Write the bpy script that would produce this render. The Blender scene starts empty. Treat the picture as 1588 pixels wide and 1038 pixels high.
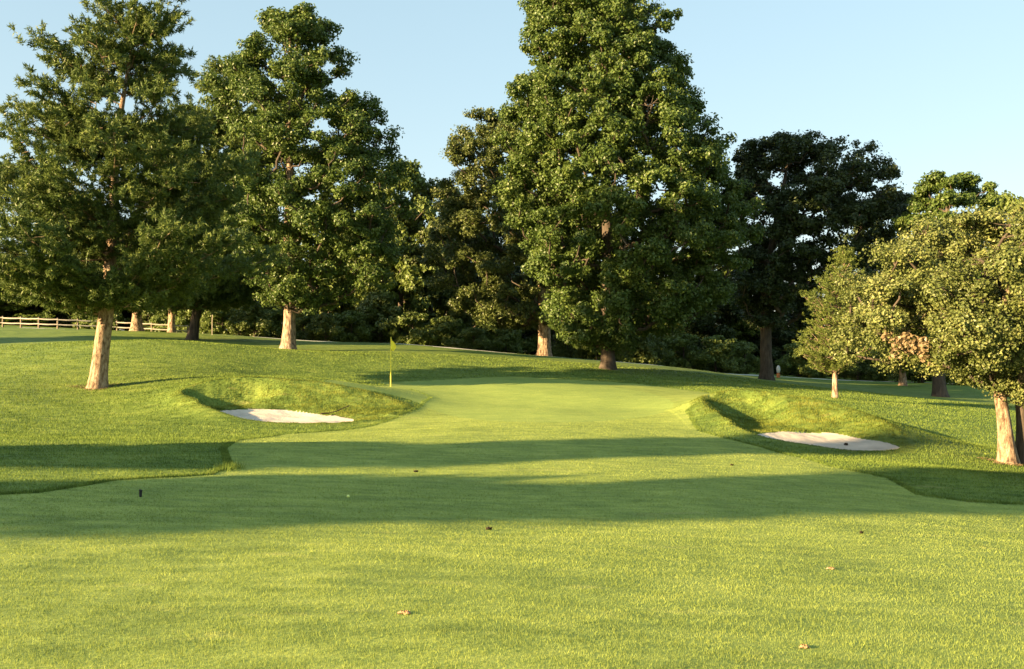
import bpy, math, numpy as np
from mathutils import Vector
S = bpy.context.scene
COL = S.collection
F, CX, HY, EYE = 1500.0, 794.0, 580.0, 1.6      # photo focal (px), centre column, horizon row, eye height (m)

# ------------------------------------------------------------------ camera, sky, sun, exposure
cam = bpy.data.objects.new('camera', bpy.data.cameras.new('camera'))
COL.objects.link(cam); S.camera = cam
cam.location = (0, 0, EYE); cam.rotation_euler = (math.radians(90), 0, 0)
cam.data.sensor_width = 36; cam.data.lens = 36 * F / 1588
cam.data.shift_y = (HY - 519) / 1588.0
cam.data.clip_end = 3000; cam.data.clip_start = 0.1
SUN_EL, SUN_A = 12.0, 30.0                      # elevation; degrees behind the camera's left-hand side
w = bpy.data.worlds.new('World'); S.world = w; w.use_nodes = True
nt = w.node_tree; nt.nodes.clear()
sky = nt.nodes.new('ShaderNodeTexSky'); sky.sky_type = 'NISHITA'; sky.sun_disc = False
sky.sun_elevation = math.radians(SUN_EL); sky.sun_rotation = math.radians(270 - SUN_A)
sky.air_density = 1.0; sky.dust_density = 1.2; sky.ozone_density = 1.2; sky.altitude = 100
bg = nt.nodes.new('ShaderNodeBackground'); bg.inputs['Strength'].default_value = 0.118
wo = nt.nodes.new('ShaderNodeOutputWorld')
gm = nt.nodes.new('ShaderNodeGamma'); gm.inputs[1].default_value = .42
hs = nt.nodes.new('ShaderNodeHueSaturation'); hs.inputs['Saturation'].default_value = 1.4; hs.inputs['Hue'].default_value = .482
nt.links.new(sky.outputs[0], gm.inputs[0]); nt.links.new(gm.outputs[0], hs.inputs['Color']); nt.links.new(hs.outputs[0], bg.inputs[0]); nt.links.new(bg.outputs[0], wo.inputs[0])
sl = bpy.data.lights.new('sun', 'SUN'); sl.energy = 5.0; sl.angle = math.radians(0.6); sl.color = (1.0, 0.70, 0.36)
sun = bpy.data.objects.new('sun', sl); COL.objects.link(sun)
el, a = math.radians(SUN_EL), math.radians(SUN_A)
to_sun = Vector((-math.cos(a) * math.cos(el), -math.sin(a) * math.cos(el), math.sin(el)))
sun.rotation_euler = to_sun.to_track_quat('Z', 'Y').to_euler()
S.view_settings.view_transform = 'Standard'; S.view_settings.look = 'None'
S.view_settings.exposure = 2.32; S.view_settings.gamma = 1.0
S.render.engine = 'CYCLES'
S.cycles.max_bounces = 6; S.cycles.diffuse_bounces = 3; S.cycles.transmission_bounces = 4; S.cycles.transparent_max_bounces = 4

# ------------------------------------------------------------------ helpers
def h3(ix, iy, iz, seed):
    n = (ix.astype(np.int64) * 374761393 + iy.astype(np.int64) * 668265263 + iz.astype(np.int64) * 2147483647 + seed * 974634777) & 0xFFFFFFFF
    n = ((n ^ (n >> 13)) * 1274126177) & 0xFFFFFFFF
    n = ((n ^ (n >> 16)) * 2246822519) & 0xFFFFFFFF
    return ((n ^ (n >> 15)) & 0xFFFFFF) / float(0xFFFFFF)
def vnoise(x, y, z=None, seed=0):
    x = np.asarray(x, float); y = np.asarray(y, float); z = np.zeros_like(x) if z is None else np.asarray(z, float)
    xi, yi, zi = np.floor(x), np.floor(y), np.floor(z)
    f = [x - xi, y - yi, z - zi]; u, v, t = [k * k * (3 - 2 * k) for k in f]
    out = 0
    for dx in (0, 1):
        for dy in (0, 1):
            for dz in (0, 1):
                out = out + h3(xi + dx, yi + dy, zi + dz, seed) * (u if dx else 1 - u) * (v if dy else 1 - v) * (t if dz else 1 - t)
    return out * 2 - 1
def fbm(x, y, seed=0, o=3):
    s, k, r = 1.0, 1.0, 0
    for i in range(o):
        r = r + vnoise(x * s, y * s, None, seed + i) * k; s *= 2.03; k *= .5
    return r
def make_mesh(name, V, Fc, var=None, smooth=False):
    """V (n,3), Fc (m,k) with one k"""
    me = bpy.data.meshes.new(name); V = np.asarray(V, np.float32); Fc = np.asarray(Fc, np.int32)
    m, k = Fc.shape
    me.vertices.add(len(V)); me.vertices.foreach_set('co', V.ravel())
    me.loops.add(m * k); me.loops.foreach_set('vertex_index', Fc.ravel())
    me.polygons.add(m); me.polygons.foreach_set('loop_start', np.arange(0, m * k, k, dtype=np.int32))
    me.polygons.foreach_set('use_smooth', np.full(m, smooth, bool))
    me.update(calc_edges=True)
    if var is not None:
        at = me.attributes.new('var', 'FLOAT', 'FACE'); at.data.foreach_set('value', np.asarray(var, np.float32))
    return me
def link(name, me, mat=None, parent=None):
    o = bpy.data.objects.new(name, me); COL.objects.link(o)
    if mat is not None and me is not None and len(me.materials) == 0: me.materials.append(mat)
    if parent is not None: o.parent = parent
    return o
def tag(o, label=None, cat=None, group=None, kind=None):
    if label: o['label'] = label
    if cat: o['category'] = cat
    if group: o['group'] = group
    if kind: o['kind'] = kind
    return o
class Mesher:
    """collects quads"""
    def __init__(s): s.V = []; s.Q = []; s.n = 0
    def add(s, V, Q):
        s.V.append(np.asarray(V, float)); s.Q.append(np.asarray(Q, int) + s.n); s.n += len(V)
    def tube(s, P, R, sides=8, wob=0, seed=0, cap=True):
        P = np.asarray(P, float); n = len(P); R = np.asarray(R, float)
        T = np.gradient(P, axis=0); T /= np.linalg.norm(T, axis=1)[:, None] + 1e-9
        ref = np.array([0.31, 0.95, 0.05]) if abs(T[0][2]) > .6 else np.array([0, 0, 1.0])
        A = np.cross(T, ref); A /= np.linalg.norm(A, axis=1)[:, None] + 1e-9; B = np.cross(T, A)
        th = np.linspace(0, 2 * np.pi, sides, endpoint=False)
        rr = R[:, None] * np.ones(sides)
        if wob:
            rr = rr * (1 + wob * vnoise(np.cos(th)[None, :] * 1.6 + 7 + 0 * rr, np.sin(th)[None, :] * 1.6 + 0 * rr, P[:, 2][:, None] * .5 + 0 * rr, seed)
                       + wob * .5 * vnoise(np.cos(th)[None, :] * 4 + 0 * rr, np.sin(th)[None, :] * 4 + 0 * rr, P[:, 2][:, None] * 1.2 + 0 * rr, seed + 3))
        V = P[:, None, :] + rr[..., None] * (np.cos(th)[None, :, None] * A[:, None, :] + np.sin(th)[None, :, None] * B[:, None, :])
        V = V.reshape(-1, 3)
        i = np.arange(n - 1)[:, None] * sides; j = np.arange(sides)[None, :]; j2 = (j + 1) % sides
        Q = np.stack([i + j, i + j2, i + sides + j2, i + sides + j], -1).reshape(-1, 4)
        s.add(V, Q)
        if cap:
            for r0 in (0, n - 1):
                V2 = np.vstack([V[r0 * sides:(r0 + 1) * sides]])
                if sides == 4: s.add(V2, [[0, 1, 2, 3]])
                elif sides == 8: s.add(V2, [[0, 1, 2, 3], [0, 3, 4, 7], [4, 5, 6, 7]])
                elif sides == 6: s.add(V2, [[0, 1, 2, 3], [0, 3, 4, 5]])
    def box(s, c, e, rz=0):
        x, y, z = e; V = np.array([[i * x, j * y, k * z] for k in (-.5, .5) for j in (-.5, .5) for i in (-.5, .5)])
        ca, sa = math.cos(rz), math.sin(rz); V = np.stack([V[:, 0] * ca - V[:, 1] * sa, V[:, 0] * sa + V[:, 1] * ca, V[:, 2]], 1) + np.asarray(c)
        s.add(V, [[0, 2, 3, 1], [4, 5, 7, 6], [0, 1, 5, 4], [2, 6, 7, 3], [0, 4, 6, 2], [1, 3, 7, 5]])
    def mesh(s, name, smooth=True):
        return make_mesh(name, np.vstack(s.V), np.vstack(s.Q), None, smooth)

# ------------------------------------------------------------------ materials
def mat_new(name):
    m = bpy.data.materials.new(name); m.use_nodes = True; t = m.node_tree; t.nodes.clear()
    o = t.nodes.new('ShaderNodeOutputMaterial'); return m, t, o
def N(t, typ, **kw):
    n = t.nodes.new(typ)
    for k, v in kw.items():
        if k.startswith('_'): setattr(n, k[1:], v)
        else: n.inputs[k.replace('__', ' ')].default_value = v
    return n
def ramp(t, stops):
    r = t.nodes.new('ShaderNodeValToRGB'); e = r.color_ramp.elements
    e[0].position, e[0].color = stops[0][0], (*stops[0][1], 1); e[1].position, e[1].color = stops[-1][0], (*stops[-1][1], 1)
    for p, c in stops[1:-1]:
        x = e.new(p); x.color = (*c, 1)
    return r
def noise_at(t, scale, detail=3, sc=(1, 1, 1), rough=.55, rot=0):
    g = t.nodes.new('ShaderNodeNewGeometry'); mp = t.nodes.new('ShaderNodeMapping'); mp.inputs['Scale'].default_value = sc
    mp.inputs['Rotation'].default_value = (0, 0, rot)
    n = t.nodes.new('ShaderNodeTexNoise'); n.inputs['Scale'].default_value = scale; n.inputs['Detail'].default_value = detail; n.inputs['Roughness'].default_value = rough
    t.links.new(g.outputs['Position'], mp.inputs[0]); t.links.new(mp.outputs[0], n.inputs['Vector']); return n
def mixc(t, A, B, fac, mode='MIX'):
    m = t.nodes.new('ShaderNodeMix'); m.data_type = 'RGBA'; m.blend_type = mode
    for s, v in ((m.inputs[0], fac), (m.inputs[6], A), (m.inputs[7], B)):
        if isinstance(v, bpy.types.NodeSocket): t.links.new(v, s)
        elif isinstance(v, (int, float)): s.default_value = v
        else: s.default_value = (*v, 1)
    return m.outputs[2]
def maprange(t, v, a0, a1, b0, b1):
    m = t.nodes.new('ShaderNodeMapRange'); t.links.new(v, m.inputs[0])
    for i, x in enumerate((a0, a1, b0, b1)): m.inputs[1 + i].default_value = x
    return m.outputs[0]
def grass_colour(t, dark, mid, lite, dry, dryamt=.5):
    n1 = noise_at(t, .45, 4, (1, 1.6, 1)); n2 = noise_at(t, 2.6, 4, (.55, 1.5, 1), .62); n3 = noise_at(t, 30, 3, (1, 1, 1), .7)
    r = ramp(t, [(.36, dark), (.5, mid), (.64, lite)])
    mx = t.nodes.new('ShaderNodeMath'); mx.operation = 'MULTIPLY_ADD'; t.links.new(n2.outputs[0], mx.inputs[0]); mx.inputs[1].default_value = .62
    m2 = t.nodes.new('ShaderNodeMath'); m2.operation = 'MULTIPLY_ADD'; t.links.new(n1.outputs[0], m2.inputs[0]); m2.inputs[1].default_value = .38; m2.inputs[2].default_value = 0
    t.links.new(m2.outputs[0], mx.inputs[2]); t.links.new(mx.outputs[0], r.inputs[0])
    c = mixc(t, r.outputs[0], dry, maprange(t, noise_at(t, 1.3, 5, (.5, 1.6, 1), .7).outputs[0], .6, .76, 0, dryamt))
    b = maprange(t, n3.outputs[0], .3, .7, .72, 1.28)
    return mixc(t, c, b, 1.0, 'MULTIPLY') if False else (c, b)
def grass_mat(name, dark, mid, lite, dry, dryamt, blade=False, rough_bump=.6):
    m, t, o = mat_new(name)
    c, b = grass_colour(t, dark, mid, lite, dry, dryamt)
    vm = t.nodes.new('ShaderNodeVectorMath'); vm.operation = 'SCALE'; t.links.new(c, vm.inputs[0])
    if blade:
        at = t.nodes.new('ShaderNodeAttribute'); at.attribute_name = 'var'
        t.links.new(maprange(t, at.outputs['Fac'], 0, 1, .72, 1.38), vm.inputs['Scale'])
    else: t.links.new(b, vm.inputs['Scale'])
    p = N(t, 'ShaderNodeBsdfPrincipled', Roughness=.75); p.inputs['Specular IOR Level'].default_value = .12
    t.links.new(vm.outputs[0], p.inputs['Base Color'])
    if blade:
        tr = t.nodes.new('ShaderNodeBsdfTranslucent'); t.links.new(vm.outputs[0], tr.inputs[0])
        ms = t.nodes.new('ShaderNodeMixShader'); ms.inputs[0].default_value = .4
        t.links.new(p.outputs[0], ms.inputs[1]); t.links.new(tr.outputs[0], ms.inputs[2]); t.links.new(ms.outputs[0], o.inputs[0])
    else:
        bp = t.nodes.new('ShaderNodeBump'); bp.inputs['Strength'].default_value = rough_bump; bp.inputs['Distance'].default_value = .03
        t.links.new(noise_at(t, 14, 5, (1, 1, 1), .75).outputs[0], bp.inputs['Height']); t.links.new(bp.outputs[0], p.inputs['Normal'])
        t.links.new(p.outputs[0], o.inputs[0])
    return m
ROUGH = ((.078, .128, .025), (.136, .198, .038), (.212, .272, .055), (.33, .31, .11), .55)
FAIR = ((.162, .220, .052), (.236, .298, .066), (.318, .375, .088), (.40, .39, .14), .55)
GREEN = ((.200, .275, .066), (.235, .310, .074), (.270, .340, .082), (.33, .36, .11), .2)
M_rough, M_roughb = grass_mat('rough_grass', *ROUGH), grass_mat('rough_blade', *ROUGH, blade=True)
M_fair, M_fairb = grass_mat('fairway_grass', *FAIR, rough_bump=.35), grass_mat('fairway_blade', *FAIR, blade=True)
M_green = grass_mat('green_grass', *GREEN, rough_bump=.12)
BANK = ((.075, .110, .020), (.14, .180, .030), (.25, .265, .048), (.33, .26, .09), .6)
M_bank = grass_mat('bank_blade', *BANK, blade=True)
def simple_mat(name, stops, scale=3, sc=(1, 1, 1), rough=.8, bump=.4, bdist=.03, bscale=12, detail=5):
    m, t, o = mat_new(name); n = noise_at(t, scale, detail, sc, .65); r = ramp(t, stops); t.links.new(n.outputs[0], r.inputs[0])
    p = N(t, 'ShaderNodeBsdfPrincipled', Roughness=rough); p.inputs['Specular IOR Level'].default_value = .2
    t.links.new(r.outputs[0], p.inputs['Base Color'])
    bp = t.nodes.new('ShaderNodeBump'); bp.inputs['Strength'].default_value = bump; bp.inputs['Distance'].default_value = bdist
    t.links.new(noise_at(t, bscale, 5, sc, .7).outputs[0], bp.inputs['Height']); t.links.new(bp.outputs[0], p.inputs['Normal']); t.links.new(p.outputs[0], o.inputs[0])
    return m
M_sand = simple_mat('bunker_sand', [(.3, (.50, .43, .35)), (.55, (.63, .545, .445)), (.75, (.72, .63, .52))], 1.6, bump=.5, bdist=.05, bscale=5)
M_strip = simple_mat('pale_strip', [(.3, (.50, .50, .42)), (.7, (.68, .66, .56))], 1.5)  # pale strip drawn for the thin bright line along the crest
M_bark_pine = simple_mat('pine_bark', [(.34, (.07, .045, .03)), (.46, (.24, .165, .105)), (.54, (.34, .25, .165)), (.66, (.48, .37, .26))], 9, (1, 1, .4), .9, 1, .09, 11)
M_bark_grey = simple_mat('furrowed_bark', [(.36, (.06, .042, .03)), (.48, (.22, .16, .11)), (.64, (.48, .36, .25))], 9, (1.2, 1.2, .3), .9, 1, .05, 9)
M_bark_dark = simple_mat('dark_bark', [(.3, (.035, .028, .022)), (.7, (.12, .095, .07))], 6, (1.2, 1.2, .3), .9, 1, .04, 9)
M_twig = simple_mat('twig_bark', [(.3, (.10, .075, .05)), (.7, (.28, .21, .14))], 4, rough=.9)
M_wood = simple_mat('weathered_rail', [(.3, (.44, .39, .31)), (.7, (.66, .59, .49))], 5, (.4, .4, 3))
M_postw = simple_mat('fence_post_wood', [(.3, (.10, .08, .06)), (.7, (.28, .23, .17))], 5)
M_dark = simple_mat('dark_debris', [(.3, (.02, .016, .012)), (.7, (.06, .045, .03))], 20)
M_black = simple_mat('black_plastic', [(.3, (.012, .012, .012)), (.7, (.02, .02, .02))], 20, rough=.5)
M_divot = simple_mat('divot_soil', [(.3, (.26, .15, .07)), (.7, (.50, .32, .17))], 30, bump=1)
M_yellow = simple_mat('yellow_paint', [(.3, (.84, .72, .07)), (.7, (.88, .78, .10))], 3, rough=.45, bump=.05)
M_flag = simple_mat('yellow_cloth', [(.3, (.86, .76, .05)), (.7, (.90, .82, .08))], 3, rough=.8, bump=.2)
M_ball = simple_mat('ball_cover', [(.3, (.75, .85, .25)), (.7, (.8, .9, .3))], 3, rough=.35, bump=.1)
M_white = simple_mat('white_paint', [(.3, (.72, .70, .66)), (.7, (.8, .78, .74))], 3, rough=.6, bump=.1)
M_rust = simple_mat('orange_brown_wood', [(.3, (.30, .11, .04)), (.7, (.45, .2, .08))], 4)
def leaf_mat(name, c0, c1, c2, trans=.32, spec=.38, rgh=.45):
    m, t, o = mat_new(name); at = t.nodes.new('ShaderNodeAttribute'); at.attribute_name = 'var'
    r = ramp(t, [(0, c0), (.55, c1), (1, c2)])
    big = noise_at(t, .5, 2)
    ma = t.nodes.new('ShaderNodeMath'); ma.operation = 'MULTIPLY_ADD'; t.links.new(big.outputs[0], ma.inputs[0]); ma.inputs[1].default_value = .7
    sb = t.nodes.new('ShaderNodeMath'); sb.operation = 'MULTIPLY_ADD'; t.links.new(at.outputs['Fac'], sb.inputs[0]); sb.inputs[1].default_value = .75; sb.inputs[2].default_value = -.22
    t.links.new(sb.outputs[0], ma.inputs[2]); t.links.new(ma.outputs[0], r.inputs[0])
    p = N(t, 'ShaderNodeBsdfPrincipled', Roughness=rgh); p.inputs['Specular IOR Level'].default_value = spec
    t.links.new(r.outputs[0], p.inputs['Base Color'])
    tr = t.nodes.new('ShaderNodeBsdfTranslucent'); t.links.new(r.outputs[0], tr.inputs[0])
    ms = t.nodes.new('ShaderNodeMixShader'); ms.inputs[0].default_value = trans
    t.links.new(p.outputs[0], ms.inputs[1]); t.links.new(tr.outputs[0], ms.inputs[2]); t.links.new(ms.outputs[0], o.inputs[0]); return m
L_tulip = leaf_mat('tulip_leaf', (.038, .072, .016), (.084, .136, .026), (.155, .20, .042))
L_maple = leaf_mat('maple_leaf', (.045, .066, .016), (.092, .122, .028), (.16, .182, .046))
L_dark = leaf_mat('locust_leaf', (.020, .036, .012), (.042, .066, .020), (.08, .10, .028), .2)
L_pine = leaf_mat('pine_needle', (.044, .078, .022), (.098, .142, .034), (.175, .21, .05), .25, .2)
L_ypine = leaf_mat('young_pine_needle', (.055, .085, .02), (.11, .145, .03), (.18, .21, .05), .2, .2)
L_oak = leaf_mat('oak_leaf', (.055, .078, .020), (.130, .162, .042), (.31, .32, .115), .25, .35)
L_dead = leaf_mat('dead_leaf', (.14, .10, .05), (.23, .17, .09), (.33, .26, .15), .2)
L_bg = leaf_mat('wood_leaf', (.07, .105, .022), (.13, .18, .036), (.20, .25, .055))
L_shrub = leaf_mat('shrub_leaf', (.055, .085, .02), (.115, .155, .034), (.19, .22, .06))

# ------------------------------------------------------------------ terrain
CP = []   # control points: (photo column, photo row, depth)
def cp(px, py, D): CP.append(((px - CX) / F * D, D, EYE - (py - HY) / F * D))
def cw(x, y, z): CP.append((x, y, z))
for x, y, z in [(0, 0, 0), (-6, 3, 0), (6, 3, -.18), (0, 6, 0), (-6, 9, 0), (0, 10, -.17), (0, 13, -.30), (6, 10, -.45), (-10, 15, .02), (-3, 16, -.20), (4, 16, -.42), (9, 16, -.86), (-14, 22, .15),
                (-6, 22, .02), (0, 22, -.16), (5, 22, -.32), (10, 21, -.6), (16, 26, -1.1), (0, -20, .1), (-25, -10, .3), (25, -10, -1.2), (-35, 20, 1), (30, 30, -1.6),
                (-30, 0, .5), (-60, 60, 4.5), (50, 60, -.8), (-60, 120, 7.5), (60, 120, .5), (0, 130, 3.6), (0, 220, 4), (-150, 150, 9), (150, 150, 1), (-150, -60, 3), (150, -60, -4), (0, -150, 0), (0, 400, 6), (-300, 350, 12), (300, 350, 3)]: cw(x, y, z)
for p in [(700, 668, 27), (900, 668, 27), (700, 640, 33), (700, 620, 37), (850, 640, 33), (950, 620, 37), (606, 600, 42), (800, 598, 42), (500, 590, 41), (950, 600, 43), (1040, 610, 40), (1040, 635, 34),
          (430, 584, 44), (606, 560, 52), (800, 575, 52), (606, 533, 68), (800, 549, 70), (942, 572, 56), (1000, 565, 66), (1180, 588, 65), (1170, 584, 76), (1295, 617, 45),
          (1400, 598, 75), (1457, 615, 60), (1566, 720, 26), (1430, 672, 33), (1500, 640, 45), (1588, 603, 75), (1040, 590, 50), (1090, 575, 66),
          (150, 601, 38), (0, 610, 36), (20, 560, 46), (130, 535, 50), (250, 529, 51), (340, 534, 52), (448, 543, 58), (297, 527, 68), (213, 514, 74), (0, 506, 84), (0, 525, 62), (100, 510, 83), (200, 515, 82), (290, 519, 80),  (440, 527, 75), (350, 519, 76),
          (150, 660, 29), (50, 630, 33), (200, 620, 34), (220, 580, 41), (350, 565, 45), (520, 560, 50), (-150, 600, 38),
          # lips of the left bunker
          (278, 612, 33.4), (320, 597, 34.2), (430, 589, 34.9), (520, 597, 35.1), (600, 613, 35), (645, 632, 33.5), (550, 658, 30.3), (440, 659, 29.6), (350, 648, 30.3), (300, 628, 31.8),
          # lips of the right bunker
          (1085, 622, 33.5), (1150, 611, 34), (1230, 617, 33.6), (1310, 633, 32.5), (1380, 657, 30.5), (1412, 684, 28.3), (1390, 703, 26.5), (1290, 699, 26.2), (1200, 688, 26.6), (1150, 668, 28.5), (1100, 640, 31)]: cp(*p)
CPA = np.array(CP)
def phi(r2): return .5 * r2 * np.log(r2 + 1e-6)
def tps_fit(P):
    n = len(P); X = P[:, :2] / 30
    K = phi(((X[:, None] - X[None]) ** 2).sum(-1)) + np.eye(n) * 2e-4
    A = np.zeros((n + 3, n + 3)); A[:n, :n] = K; A[:n, n] = 1; A[:n, n + 1:] = X; A[n, :n] = 1; A[n + 1:, :n] = X.T
    return X, np.linalg.solve(A, np.r_[P[:, 2], 0, 0, 0])
TX, TW = tps_fit(CPA)
def base_z(x, y):
    x = np.asarray(x, float); sh = x.shape; q = np.stack([x.ravel(), np.asarray(y, float).ravel()], 1) / 30; out = np.empty(len(q))
    for i in range(0, len(q), 40000):
        b = q[i:i + 40000]; out[i:i + 40000] = phi(((b[:, None] - TX[None]) ** 2).sum(-1)) @ TW[:-3] + TW[-3] + b @ TW[-2:]
    z = out.reshape(sh)
    return z + .02 * fbm(x * .35, np.asarray(y) * .35, 5)
def poly_w(L): return np.array([((px - CX) / F * D, D) for px, py, D in L])
def smooth_poly(P, k=3):
    for _ in range(k):
        Q = np.roll(P, -1, 0); P = np.stack([.75 * P + .25 * Q, .25 * P + .75 * Q], 1).reshape(-1, P.shape[1])
    return P
def inside(P, x, y):
    r = np.zeros(x.shape, bool); Q = np.roll(P, -1, 0)
    for (x1, y1), (x2, y2) in zip(P[:, :2], Q[:, :2]):
        c = (y1 > y) != (y2 > y)
        if y1 != y2: r ^= c & (x < (x2 - x1) * (y - y1) / (y2 - y1) + x1)
    return r
def dist(P, x, y, closed=True):
    d = np.full(x.shape, 1e9); Q = np.roll(P, -1, 0)
    for i, ((x1, y1), (x2, y2)) in enumerate(zip(P[:, :2], Q[:, :2])):
        if not closed and i == len(P) - 1: break
        dx, dy = x2 - x1, y2 - y1; t = np.clip(((x - x1) * dx + (y - y1) * dy) / (dx * dx + dy * dy + 1e-12), 0, 1)
        d = np.minimum(d, np.hypot(x - x1 - t * dx, y - y1 - t * dy))
    return d
RIM = [[(272, 612, 33.2), (320, 597, 34.0), (430, 590, 34.6), (520, 598, 34.7), (600, 614, 34.4), (640, 632, 33.2), (605, 646, 31.6), (550, 656, 30.3), (440, 658, 29.7), (350, 646, 30.3), (300, 626, 31.8)],
       [(1080, 620, 33.6), (1150, 612, 34), (1230, 618, 33.3), (1310, 634, 32), (1375, 657, 30.2), (1405, 684, 28.2), (1388, 701, 26.4), (1290, 698, 26.1), (1200, 687, 26.6), (1145, 668, 28.5), (1095, 638, 31)]]
SAND = [[(320, 634.5, 32.1), (400, 631, 33.2), (470, 636, 32.9), (566, 648, 31.4), (525, 654, 30.5), (440, 655, 30.0), (370, 649, 30.4)],
        [(1152, 672, 28.2), (1225, 667, 29.9), (1290, 668, 30.0), (1340, 676, 29.0), (1402, 689, 27.5), (1382, 698, 26.6), (1290, 694.5, 26.4), (1210, 684, 27.0)]]
BK = []
for R_, S_ in zip(RIM, SAND):
    pts = np.array([((px - CX) / F * D, D, EYE - (py - HY) / F * D) for px, py, D in S_])
    A = np.c_[pts[:, :2], np.ones(len(pts))]; co = np.linalg.lstsq(A, pts[:, 2], rcond=None)[0]
    BK.append((smooth_poly(poly_w(R_)), smooth_poly(poly_w(S_)), co))
def ground_z(x, y, parts=False):
    x = np.asarray(x, float); y = np.asarray(y, float); z = base_z(x, y); sandm = np.zeros(x.shape, int); bank = np.zeros(x.shape)
    for k, (rim, sd, co) in enumerate(BK):
        c = (x > rim[:, 0].min() - 1) & (x < rim[:, 0].max() + 1) & (y > rim[:, 1].min() - 1) & (y < rim[:, 1].max() + 1)
        if not c.any(): continue
        xs, ys = x[c], y[c]
        jx, jy = .10 * vnoise(xs * 2.2, ys * 2.2, None, 11), .10 * vnoise(xs * 2.2, ys * 2.2, None, 12)
        ir, isd = inside(rim, xs, ys), inside(sd, xs + jx, ys + jy)
        dr, dsd = dist(rim, xs, ys), dist(sd, xs + jx, ys + jy)
        t = np.where(ir, dr / (dr + dsd + 1e-6), 0); t = np.where(isd, 1, t)
        sz = co[0] * xs + co[1] * ys + co[2] - .06 - .10 * np.clip(dsd / 1.2, 0, 1) * isd + .03 * fbm(xs * 1.1, ys * 1.1, 9) * isd
        left = np.clip((rim[:, 0].min() + (3.4 if k == 0 else 3.2) - xs) / 1.5, 0, 1); left = left * left * (3 - 2 * left)
        tt = t * t * (3 - 2 * t) * .45 + t * .55; tt = tt * (1 - left) + np.clip(t * 2.6, 0, 1) ** .8 * left
        zb = z[c]; lip = np.where(ir | (dr < .9), .06 * np.exp(-(dr / .45) ** 2), 0) * np.maximum(ys > rim[:, 1].mean() - .9, 0) + np.where(ir | (dr < 1.6), .10 * np.exp(-(dr / .7) ** 2), 0) * left
        zz = zb + lip * (1 - t) + (sz - zb) * tt + np.where(ir & ~isd, .03 * fbm(xs * 2.5, ys * 2.5, 4), 0)
        z[c] = np.where(ir, zz, zb + lip)
        sm = sandm[c]; sm[isd] = k + 1; sandm[c] = sm
        bb = bank[c]; bb = np.maximum(bb, np.where(ir & ~isd, 1.0, np.clip(1 - dr / .5, 0, 1))); bank[c] = bb
    return (z, sandm, bank) if parts else z
def hit(px, py):
    """where the sight line through a photo pixel meets the ground"""
    D = np.exp(np.linspace(math.log(3), math.log(160), 2500)); z = base_z((px - CX) / F * D, D) - (EYE - (py - HY) / F * D)
    i = np.argmax(z > 0) if (z > 0).any() else len(D) - 1
    return ((px - CX) / F * D[i], D[i])
def gz(x, y): return float(ground_z(np.array([x]), np.array([y]))[0])

def ground_polys():
    fair = [hit(*p) for p in [(-60, 772), (60, 765), (180, 746), (330, 737), (362, 722), (352, 697), (372, 683), (440, 674), (540, 667), (600, 655), (650, 636)]]
    fair += [(-3, 37), (-6, 44), (0, 48), (6, 46), (8.5, 41), (8.6, 36)]
    fair += [hit(*p) for p in [(1062, 640), (1080, 668), (1180, 694), (1290, 725), (1375, 742), (1420, 768), (1500, 779), (1640, 786)]]
    fair += [(30, 11), (60, 6), (60, -60), (-60, -60), (-60, 6), (-20, 11)]
    grn = [hit(*p) for p in [(480, 590), (540, 601), (620, 615), (660, 630), (720, 650), (840, 657), (960, 652), (1035, 640), (1050, 622), (1000, 607), (930, 598)]] + [(5, 45.5), (0, 46.5), (-5, 45.5)]
    crest_pts = [(-40, 80), (-27, 76)]
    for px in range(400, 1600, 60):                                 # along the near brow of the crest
        D = np.linspace(60, 84, 200); e = (base_z((px - CX) / F * D, D) - EYE) / D; d = D[np.argmax(e)] - 1.3; crest_pts.append(((px - CX) / F * d, d))
    crest_pts = np.array(crest_pts); crest_pts[2:-1, 1] = (crest_pts[1:-2, 1] + 2 * crest_pts[2:-1, 1] + crest_pts[3:, 1]) / 4
    return np.array(fair), smooth_poly(np.array(grn), 3), np.array(crest_pts, float)
FAIRP, GREENP, STRIPP = ground_polys()
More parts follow.
